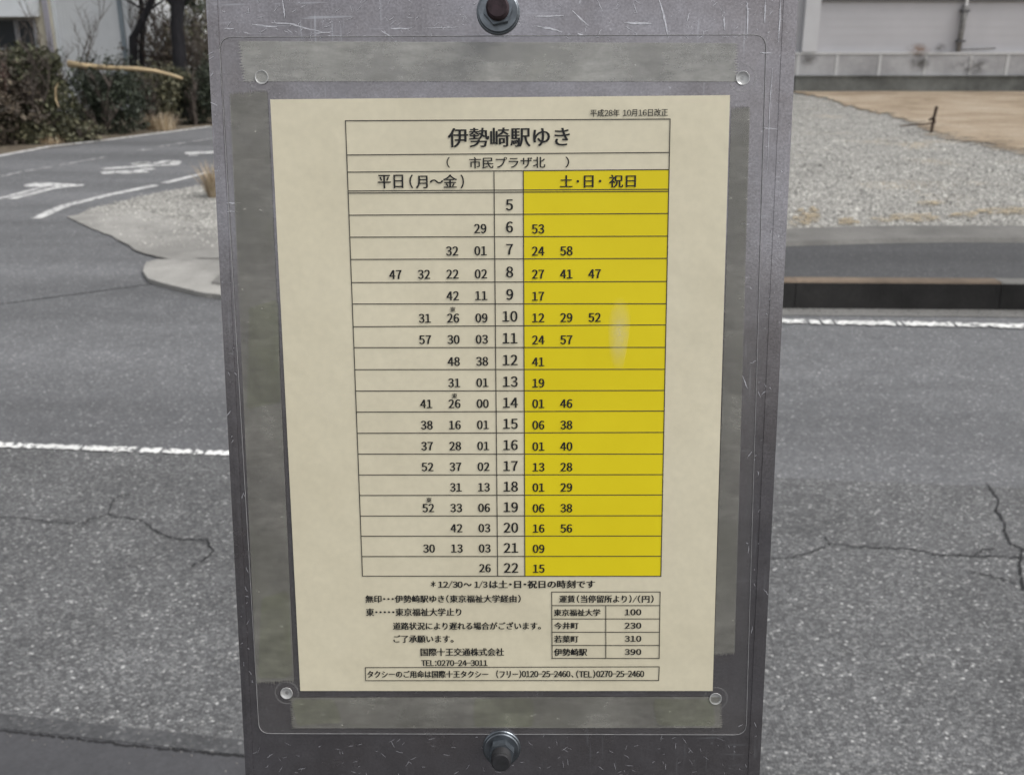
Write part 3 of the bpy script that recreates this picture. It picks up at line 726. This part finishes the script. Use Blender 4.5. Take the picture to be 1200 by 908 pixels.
# raised folded rims down both sides of the plate
for side, px in ((0, ((246,-60),(252,-60),(300,962),(295,962))), (1, ((921,-60),(926,-60),(878,962),(874,962)))):
    q = [Q(*p) for p in px]; b = MB(); b.prism([q[3], q[2], q[1], q[0]], -.001, .0005); b.build('side_rim', M_plate, sign, loc=rel)
# scratches
b = MB(); zs = .0004
def sc(px, w=.0004):
    q = []
    for (x0,y0),(x1,y1) in zip(px, px[1:]):
        for t in range(4): q.append(Q(x0+(x1-x0)*t/4+rng.uniform(-.4,.4), y0+(y1-y0)*t/4+rng.uniform(-.4,.4)))
    q.append(Q(*px[-1])); n = len(q)
    for i in range(n-1):
        d = (q[i+1]-q[i]).normalized(); nn = Vector((-d.y, d.x)); f = lambda k: w*.48*(.25+math.sin(math.pi*min(max(k/(n-1), .02), .98)))*rng.uniform(.6, 1.2)
        a0, a1 = f(i), f(i+1)
        b.quad((*(q[i]-nn*a0), zs), (*(q[i+1]-nn*a1), zs), (*(q[i+1]+nn*a1), zs), (*(q[i]+nn*a0), zs))
for px, w in (([(330,-5),(333,12),(334,22)],.0005),([(318,27),(340,28),(356,33),(378,38)],.0006),([(296,29),(312,31),(325,32)],.0005),([(263,34),(275,34)],.0004),([(366,40),(390,38)],.0004),
              ([(458,34),(480,34)],.0006),([(497,34),(540,32)],.0003),([(446,36),(462,46)],.0004),([(625,20),(661,19)],.0006),([(626,31),(645,34),(659,38)],.0007),([(671,13),(680,22),(690,31)],.0007),
              ([(732,27),(748,28),(764,28)],.0008),([(772,0),(777,15),(780,30),(783,45)],.0008),([(875,2),(876,15),(875,45)],.0006),([(848,20),(849,36)],.0007),([(897,0),(896,28)],.0005),([(915,0),(912,50)],.0005),
              ([(677,40),(687,43)],.0006),([(808,15),(805,26)],.0003),([(905,80),(902,120),(899,200)],.0003),([(264,238),(282,238)],.0004),([(262,248),(280,248)],.0003),([(247,120),(262,128)],.0004),
              ([(890,62),(905,63)],.0004),([(893,150),(912,152)],.0003),([(870,440),(876,455)],.0003),([(742,4),(746,16)],.0003),([(700,0),(706,14)],.0003),([(560,42),(600,44)],.0003),([(868,262),(878,263)],.0006)):
    sc(px, w)
for i in range(260):
    x = rng.uniform(252, 925); y = rng.choice([rng.uniform(-2, 46), rng.uniform(-2, 46), rng.uniform(862, 908)]); a = rng.gauss(0, .8); l = rng.uniform(1.5, 9)
    if y > 800: x = rng.uniform(296, 885)
    sc([(x, y), (x+l*math.cos(a), y+l*math.sin(a))], rng.uniform(.0001, .00026) * (.6 if y > 800 else 1))
for i in range(60):
    y = rng.uniform(40, 900); t = (y)/908; x = rng.choice([240+48*t+rng.uniform(4,16), 935-45*t-rng.uniform(4,30)]); a = rng.gauss(1.5, .7); l = rng.uniform(2, 9)
    sc([(x, y), (x+l*math.cos(a), y+l*math.sin(a))], rng.uniform(.0001, .00025))
scm = b.build('scratches', M_scratch, plate); scm['kind'] = 'stuff'
# bolts
def bolt(px, py, mb_, label=None):
    c = Q(px, py); o = MB()
    o.lathe([(.0098,0),(.0098,.0012),(.0094,.0016),(.0090,.0016)], 40, c=c); o.lathe([(.0090,.0016),(.0091,.0029),(.0086,.0033),(.004,.0033)], 40, c=c)
    w = o.build('bolt', M_wash, sign, smooth=False, loc=rel)
    if label: w['label'] = label
    o = MB(); hexa = [(c.x+.0066*math.cos(k*math.pi/3+.2), c.y+.0066*math.sin(k*math.pi/3+.2)) for k in range(6)]; o.prism(hexa, .0033, .0082); o.build('nut', M_nut, w)
    o = MB(); pr = [(.005,.0082)]
    for k in range(5): pr += [(.0051,.0086+k*.0011),(.0047,.0091+k*.0011)]
    pr += [(.0049,.0145),(.0042,.0152)]; o.lathe(pr, 28, c=c); o.build('thread_end', mb_, w)
bolt(584, 15, M_rbolt, 'bolt with a rusted dark end'); bolt(588, 875, M_bolt)

# ------------------------------------------------------------------ timetable sheet (laminated) on the plate
M_paper = Mat('cream_paper')
M_paper.set(M_paper.mix(M_paper.ramp(M_paper.noise(14, 5, .6), [(.3, (.61,.555,.405)), (.7, (.66,.605,.45))]), M_paper.ramp(M_paper.noise(300, 3), [(.3, .96), (.7, 1.02)]), 1, 'MULTIPLY'), .55, coat=.35, coat_rough=.22)
M_paper.bump(M_paper.noise(11, 4), .3, .006); M_paper = M_paper.m
M_yel = Mat('yellow_print'); M_yel.set(M_yel.ramp(M_yel.noise(16, 5, .6), [(.3, (.66,.53,.006)), (.7, (.715,.585,.009))]), .6, spec=.25, coat=.12, coat_rough=.22); M_yel = M_yel.m
M_ink = flat('black_ink', (.010,.010,.010), .6, var=.2, sc=300); M_ink2 = flat('thin_black_ink', (.035,.032,.026), .6, var=.2, sc=300)
M_film = Mat('clear_film'); M_film.set((.32,.31,.29), .35, coat=0); M_film.alpha(M_film.ramp(M_film.noise(12, 5), [(.3, .03), (.7, .10)])); M_film = M_film.m
M_rim = flat('film_rim', (.27,.27,.27), .3, var=.2, sc=200)
tt = empty('timetable', MP.translation, eul); setp(tt, 'laminated cream bus timetable sheet with a yellow column, fixed to the sign plate', 'timetable')
def q3(p, z): return (p.x, p.y, z)
Z_FILM, Z_PAPER = .0003, .0008
ptl, ptr, pbr, pbl = Q(317.2,117), Q(855.1,112), Q(834.8,808.3), Q(352.3,808.3)
b = MB(); b.prism([pbl, pbr, ptr, ptl], .0004, Z_PAPER); b.build('paper', M_paper, tt)
# film margin round the paper, with its bright cut rim
fo = [Q(304,858.5), Q(874,860), Q(898,41), Q(257,44)]
outer = rounded(fo, .006); fc = sum(fo, Vector((0,0)))/4
b = MB(); inn = [pbl, pbr, ptr, ptl]
ii = []
for p in outer:                          # nearest point on the paper's outline
    best = None
    for k in range(4):
        a_, c__ = inn[k], inn[(k+1) % 4]; t = max(0, min(1, (p-a_).dot(c__-a_)/(c__-a_).length_squared)); q = a_+(c__-a_)*t
        if best is None or (q-p).length < (best-p).length: best = q
    ii.append(best)
n = len(outer)
for k in range(n):
    k2 = (k+1) % n; vs_ = [q3(outer[k],Z_FILM), q3(outer[k2],Z_FILM), q3(ii[k2],Z_FILM), q3(ii[k],Z_FILM)]
    if (ii[k]-ii[k2]).length < 1e-6: b.poly(vs_[:3])
    else: b.poly(vs_)
b.build('clear_film', M_film, tt)
b = MB(); b.tube([q3(p, Z_FILM+.0002) for p in outer]+[q3(outer[0], Z_FILM+.0002)], .00014, 6, cap=False); b.build('film_rim', M_rim, tt)
# printed panels
yz = .0009
b = MB(); b.poly([q3(Q(*p), yz) for p in ((613.5,201),(784.2,199.5),(774.2,674),(615.2,674))][::-1]); b.build('yellow_panel', M_yel, tt)
gz_ = .0010
def line(b, p, q, w=.00042, z=gz_):
    a, c = Q(*p), Q(*q); d = (c-a).normalized(); nn = Vector((-d.y, d.x))*w/2; a = a-d*w/2; c = c+d*w/2
    b.quad(q3(a-nn,z), q3(c-nn,z), q3(c+nn,z), q3(a+nn,z))
rowL = [142,182,202,224,226.5,252.3,278,304,331,356,382.6,407,432.7,457.7,482.3,507,531.3,555.7,579.7,603.7,627.3,651,674]
rowR = [140,179,199,222,224.5,250.3,276.8,302.7,329.7,355.7,380.4,406.7,432.3,457,481,506,531.3,555.3,579,603.3,627,650.7,674]
def xl(y): return 405.3 + (y-142)*(425.2-405.3)/532
def xr(y): return 785 + (y-140)*(774.2-785)/534
b = MB()
for i, (a, c) in enumerate(zip(rowL, rowR)): line(b, (xl(a), a), (xr(c), c), z=gz_+.00002*(i % 2))
line(b, (405.3,142), (425.2,674), z=gz_+.00005); line(b, (785,140), (774.2,674), z=gz_+.00005); line(b, (579,202), (583.3,674), z=gz_+.00005); line(b, (613.3,201), (615.2,674), z=gz_+.00005)
b.build('timetable_grid', M_ink2, tt)

# lettering
def raw_glyphs(s):
    cu = bpy.data.curves.new('t', 'FONT'); cu.body = s; cu.resolution_u = 3
    o = bpy.data.objects.new('t', cu); col.objects.link(o); bpy.context.view_layer.update()
    dg = bpy.context.evaluated_depsgraph_get(); me = bpy.data.meshes.new_from_object(o.evaluated_get(dg))
    v = [(p.co.x, p.co.y) for p in me.vertices]; f = [list(p.vertices) for p in me.polygons]
    bpy.data.objects.remove(o); bpy.data.curves.remove(cu); bpy.data.meshes.remove(me); return v, f
def span(v): return min(p[0] for p in v), max(p[0] for p in v)
EM = span(raw_glyphs('国国')[0])[1] - span(raw_glyphs('国')[0])[1]
HALF = {'・': .5, '（': .5, '）': .5, ' ': .5, '、': .55, '/': .5, '-': .55, ':': .4, '～': .9}
cache = {}
def glyphs(s):                          # gothic setting: figures and Latin letters take half-width cells
    V_, F_ = [], []; x = 0
    for ch in s:
        half = ord(ch) < 127 or ch in HALF
        if ch == ' ': x += .4*EM; continue
        if ch not in cache:
            cache[ch] = raw_glyphs(chr(ord(ch)+0xFEE0) if 32 < ord(ch) < 127 else ch)
            if ch == '/': cache[ch] = ([(p[0]*.5, p[1]) for p in cache[ch][0]], cache[ch][1])
        v, f = cache[ch]; n = len(V_); a, c = span(v)
        if half:
            w = HALF.get(ch, .60)*EM; d = x + w/2 - (a+c)/2; x += w
        else: d = x; x += EM
        V_ += [(p[0]+d, p[1]) for p in v]; F_ += [[k+n for k in q] for q in f]
    return V_, F_
TZ = .0011; tz = [0]
def put(b, v, f, ox, oy, sx, sy, bx, by, bold=0.):
    for k in range(3 if bold else 1):
        dx = (k-1)*bold if bold else 0; tz[0] = (tz[0]+1) % 7; z = TZ+.000006*tz[0]+.00005*k
        b.add([(ox+(p[0]-bx)*sx+dx, oy+(p[1]-by)*sy+(abs(k-1)*bold*.3 if bold else 0), z) for p in v], f)
def fit(b, s, x0, y0, x1, y1, bold=0.):
    v, f = glyphs(s); X = [p[0] for p in v]; Y = [p[1] for p in v]; xm, ym = (x0+x1)/2, (y0+y1)/2
    l, r, t, d = Q(x0, ym), Q(x1, ym), Q(xm, y0), Q(xm, y1)
    sx = (r.x-l.x-2*bold)/(max(X)-min(X)); sy = (t.y-d.y)/(max(Y)-min(Y))
    put(b, v, f, l.x+bold, d.y, sx, sy, min(X), min(Y), bold)
DV = glyphs('0'); DH = max(p[1] for p in DV[0])
def digits(b, s, cxl, cyl, h, xs=.86, bold=0.):
    """digits centred at a plate point, cap height h; each figure in its own equal cell"""
    k = h/DH; cell = h*.78*xs/.86
    for i, ch in enumerate(s):
        v, f = glyph1[ch]; X = [p[0] for p in v]; mid = (min(X)+max(X))/2
        put(b, v, f, cxl+(i-(len(s)-1)/2)*cell, cyl-h/2, k*xs, k, mid, 0, bold)
glyph1 = {ch: glyphs(ch) for ch in '0123456789'}
def text(name, items, bold=0., mat=M_ink, par=tt):
    b = MB()
    for it in items: fit(b, *it[:5], bold=it[5] if len(it) > 5 else bold)
    return b.build(name, mat, par)
text('revision_date', [('平成28年 10月16日改正', 691.7,128.2,782.3,137)], .00003)
text('destination_title', [('伊勢崎駅ゆき', 525,150,667.7,172.5)], .0002)
text('stop_name', [('（', 523.5,184.5,527.5,197), ('市民プラザ北', 550,184.2,639,197.6), ('）', 662.5,184,667,196.5)], .00008)
text('weekday_heading', [('平日', 443,205.2,473,221), ('（', 480,205,484.5,221), ('月～金', 487.5,205,536,220.8), ('）', 539.8,205,544,221)], .00014)
text('holiday_heading', [('土', 656,205.7,671,219.5), ('・', 675.5,211.3,678.5,214.3), ('日', 684,206,695.5,220), ('・', 701.5,211,704.5,214), ('祝日', 713.5,205,745,220)], .00014)
hours = list(range(5, 23))
wk = {6:['29'],7:['01','32'],8:['02','22','32','47'],9:['11','42'],10:['09','26','31'],11:['03','30','57'],12:['38','48'],13:['01','31'],14:['00','26','41'],15:['01','16','38'],16:['01','28','37'],17:['02','37','52'],18:['13','31'],19:['06','33','52'],20:['03','42'],21:['03','13','30'],22:['26']}
hol = {6:['53'],7:['24','58'],8:['27','41','47'],9:['17'],10:['12','29','52'],11:['24','57'],12:['41'],13:['19'],14:['01','46'],15:['06','38'],16:['01','40'],17:['13','28'],18:['01','29'],19:['06','38'],20:['16','56'],21:['09'],22:['15']}
wx = [[Q(563+5.5*(y-268)/398-33.4*k+k*.9*(y-268)/398, y) for y in (268, 665)] for k in range(4)]
hx = [[Q(630.5+.8*(y-268)/398+33.2*k-.9*k*(y-268)/398, y) for y in (268, 665)] for k in range(3)]
bh, bwk, bho = MB(), MB(), MB()
for i, h in enumerate(hours):
    yt = (rowL[4+i]+rowR[4+i])/2; yb = (rowL[5+i]+rowR[5+i])/2; t = i/17
    c = Q(597+2*t, (yt+yb)/2+1.8); digits(bh, str(h), c.x, c.y, .0050, .84, .0002)
    tm = (yb-278)/(674-278)
    for k, s in enumerate(wk.get(h, [])):
        y = Q(530, (rowL[5+i]*.7+rowR[5+i]*.3)-9.4).y; x = wx[k][0].x+(wx[k][1].x-wx[k][0].x)*tm; digits(bwk, s, x, y, .0042, .80, .0002)
    for k, s in enumerate(hol.get(h, [])):
        y = Q(660, (rowL[5+i]*.25+rowR[5+i]*.75)-9.0).y; x = hx[k][0].x+(hx[k][1].x-hx[k][0].x)*tm; digits(bho, s, x, y, .0042, .80, .0002)
for px, py in ((531,362.3),(533,463.3),(503,585)): fit(bwk, '東', px-3.1, py-3, px+3.1, py+3, .00002)
bh.build('hour_numerals', M_ink, tt); bwk.build('weekday_minutes', M_ink, tt); bho.build('holiday_minutes', M_ink, tt)
text('holiday_note', [('＊', 505,679.8,511,686.5), ('12/30', 513.5,679.3,542.5,688), ('～', 543.5,682,553,685.5), ('1/3', 556,679.3,571.5,688), ('は土・日・祝日の時刻です', 573.5,678.8,697.3,688)], .00018)
text('legend_notes', [('無印・・・伊勢崎駅ゆき（東京福祉大学経由）', 428.6,696,610.3,704.8), ('東・・・・・東京福祉大学止り', 429.2,711.4,540.9,720.3), ('道路状況により遅れる場合がございます。', 460.8,727.6,633.9,736.4), ('ご了承願います。', 461.4,742.8,531.7,751.6)], .00014)
text('operator_name', [('国際十王交通株式会社', 493,758,590.8,767), ('TEL:0270-24-3011', 493.8,772,571.6,778.8)], .00014)
b = MB(); bx = [(428.6,780.8),(772.3,779.8),(771.5,795.8),(428.9,796)]
for k in range(4): line(b, bx[k], bx[(k+1) % 4], .0004, gz_+.00003*k)
tb = b.build('taxi_notice', M_ink2, tt)
text('notice_lettering', [('タクシーのご用命は国際十王タクシー', 430.7,784.3,572.5,792.6), ('（フリー）', 581.5,783.8,611,793), ('0120-25-2460、', 611.5,784.6,672,792.3), ('（TEL）', 675,783.8,697.5,793), ('0270-25-2460', 698.5,784.4,754.7,791.8)], .00014, par=tb)
b = MB()
for i, y in enumerate((692.4,708.3,723.9,739.4,754.9,770)): line(b, (646.6,y), (773.2-.2*i,y), .0004, gz_+.00003*(i % 2))
line(b, (646.5,692.4), (647,770), .0004, gz_+.00007); line(b, (773.3,692.4), (772.2,770), .0004, gz_+.00007); line(b, (709.8,708.3), (709.8,770), .0004, gz_+.00007)
ft = b.build('fare_table', M_ink2, tt)
b = MB()
for it in (('運賃', 655.2,696.3,674,704.8), ('（当停留所より）', 675.8,696,740,705), ('/', 741,696.8,746.5,704.8), ('（円）', 747,696.2,765.8,705), ('東京福祉大学', 649,712.4,703.5,720.4), ('今井町', 649.4,727.8,677.8,735.8), ('若葉町', 649.2,743.3,677.8,751.4), ('伊勢崎駅', 649,758.5,688,767)): fit(b, *it, bold=.00014)
for s, y in (('100',716),('230',731.7),('310',747),('390',762.4)):
    c = Q(741.5, y); digits(b, s, c.x, c.y, .0031, 1.02, .00018)
b.build('fare_lettering', M_ink, ft)
# pale glare on the film over the yellow column, painted as a translucent patch
m = Mat('painted_glare'); m.set((.8,.76,.5), .35)
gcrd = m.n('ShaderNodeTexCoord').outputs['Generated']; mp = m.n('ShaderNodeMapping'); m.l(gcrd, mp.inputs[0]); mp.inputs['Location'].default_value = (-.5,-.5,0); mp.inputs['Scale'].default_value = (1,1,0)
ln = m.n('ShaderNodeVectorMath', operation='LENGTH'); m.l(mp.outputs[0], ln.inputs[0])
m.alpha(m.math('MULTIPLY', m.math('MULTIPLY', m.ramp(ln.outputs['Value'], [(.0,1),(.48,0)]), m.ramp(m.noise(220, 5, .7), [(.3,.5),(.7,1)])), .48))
b = MB(); b.poly([q3(Q(x, y), .00125) for x, y in ((716,437),(729,437),(736,398),(742,345),(711,345),(713,400))]); b.build('film_glare', m.m, tt)
# clear plastic rivets at the film's corners
M_riv = Mat('clear_rivet'); M_riv.set((.45,.45,.44), .10, spec=1.0, coat=1.0, coat_rough=.05); M_riv.alpha(.8); M_riv = M_riv.m
M_halo = Mat('rivet_flange'); M_halo.set((.5,.5,.48), .3); M_halo.alpha(.10); M_halo = M_halo.m
for px, py in ((307,91),(870,92),(336.2,811),(838.2,817.5)):
    c = Q(px, py); b = MB(); r = .0031
    b.lathe([(r*1.02, .0008),(r,.00105),(r*.94,.00105),(r*.82,.0006),(r*.68,.00035),(r*.3,.0003),(1e-7,.0003)], 32, c=c); rv = b.build('rivet', M_riv, tt, smooth=True)
    b = MB(); b.lathe([(r*1.75,.00045),(r*1.95,.0007),(r*2.05,.00045)], 32, c=c); b.f.pop(); b.m.pop(); b.build('flange', M_halo, rv)

# ------------------------------------------------------------------ tape strips
def tape_mat(name, c, a0, a1, green=(.185,.183,.15)):
    m = Mat(name)
    cc = m.mix(m.ramp(m.noise(30, 6, .75), [(.3, tuple(x*.75 for x in c)), (.7, tuple(x*1.25 for x in c))]), m.ramp(m.noise(260, 4, .7, stretch=(.25, 1, 1)), [(.3, .8), (.7, 1.2)]), 1, 'MULTIPLY')
    cc = m.mix(cc, green, m.ramp(m.noise(16, 5, .7, off=(2, 2, 0)), [(.48, 0), (.7, .75)]))
    cc = m.mix(cc, (.58,.57,.50), m.ramp(m.noise(170, 5, .75, stretch=(.6, 1, 1)), [(.63, 0), (.70, .6)]))
    m.set(cc, m.ramp(m.noise(40, 4), [(.3, .28), (.7, .5)]), spec=.5); m.bump(m.noise(180, 5, .7, stretch=(.4, 1, 1)), .35, .0006)
    m.alpha(m.ramp(m.noise(34, 6, .7), [(.3, a0), (.7, a1)])); return m.m
M_tape = tape_mat('yellowed_tape', (.43,.425,.395), .32, .54, (.36,.358,.315)); M_tape2 = tape_mat('yellowed_side_tape', (.26,.253,.225), .30, .58)
M_glue = tape_mat('glue_residue', (.23,.235,.175), .2, .62, (.17,.178,.115))
def tape(corners, zig, mat, label, z=.0006, axis='x', patches=()):
    """corners tl, tr, br, bl in photo points; zig = ends cut on a toothed edge"""
    tl, tr, br, bl = [Q(*p) for p in corners]; b = MB(); n = 14
    def edge(a, c, cut):
        out = []
        d = (c-a); nn = Vector((-d.y, d.x)).normalized()*.0017
        for k in range(2*n+1):
            p = a+d*k/(2*n); out.append(p + (nn*(.5 if k % 2 else -.5) if cut else nn*0) + (nn*rng.uniform(-.3,.3) if cut else nn*0))
        return out
    if axis == 'x': ring = edge(tr, br, True)[::-1]+edge(tl, bl, True); ring = ring[::-1]
    else: ring = edge(tl, tr, True)[::-1]+edge(br, bl, True)[::-1]; ring = ring
    area = sum(ring[i].x*ring[(i+1) % len(ring)].y-ring[(i+1) % len(ring)].x*ring[i].y for i in range(len(ring)))
    if area < 0: ring = ring[::-1]
    c = sum(ring, Vector((0,0)))/len(ring)
    b.prism([(p.x-c.x, p.y-c.y) for p in ring], -.00012, .00012)
    o = b.build('tape_strip', mat); o.location = MP @ Vector((c.x, c.y, z)); o.rotation_euler = eul
    for px in patches:                   # greenish dried glue showing on the strip
        q = [Q(*p)-c for p in px]; b2 = MB(); rr = rounded(q, .003); b2.poly([(p.x+rng.uniform(-.0004,.0004), p.y+rng.uniform(-.0004,.0004), .0003) for p in rr][::-1]); b2.build('glue_stain', M_glue, o)
    return setp(o, label, 'tape', 'tape strips round the timetable')
tape([(280,48.5),(862.5,51),(863,96),(287,95.5)], True, M_tape, 'long pale grey tape strip above the timetable')
tape([(341,816.5),(843,815.5),(845.5,851.5),(344,852)], True, M_tape2, 'grimy tape strip below the timetable, over the lower bolt', patches=([(343,818),(392,818),(401,846),(348,849)],[(556,817),(625,817),(625,850),(556,850)],[(765,818),(836,818),(838,849),(770,849)]))
tape([(269.5,110.5),(313.5,108),(345,797),(301,799)], True, M_tape2, 'greenish stained tape strip down the left side of the timetable', axis='y', patches=([(307,700),(338,690),(343,792),(303,794)],[(292,360),(326,350),(330,470),(290,480)]))
tape([(856.8,128),(878.5,126),(860.5,764),(837,766)], True, M_tape2, 'narrow tape strip down the right side of the timetable', axis='y')
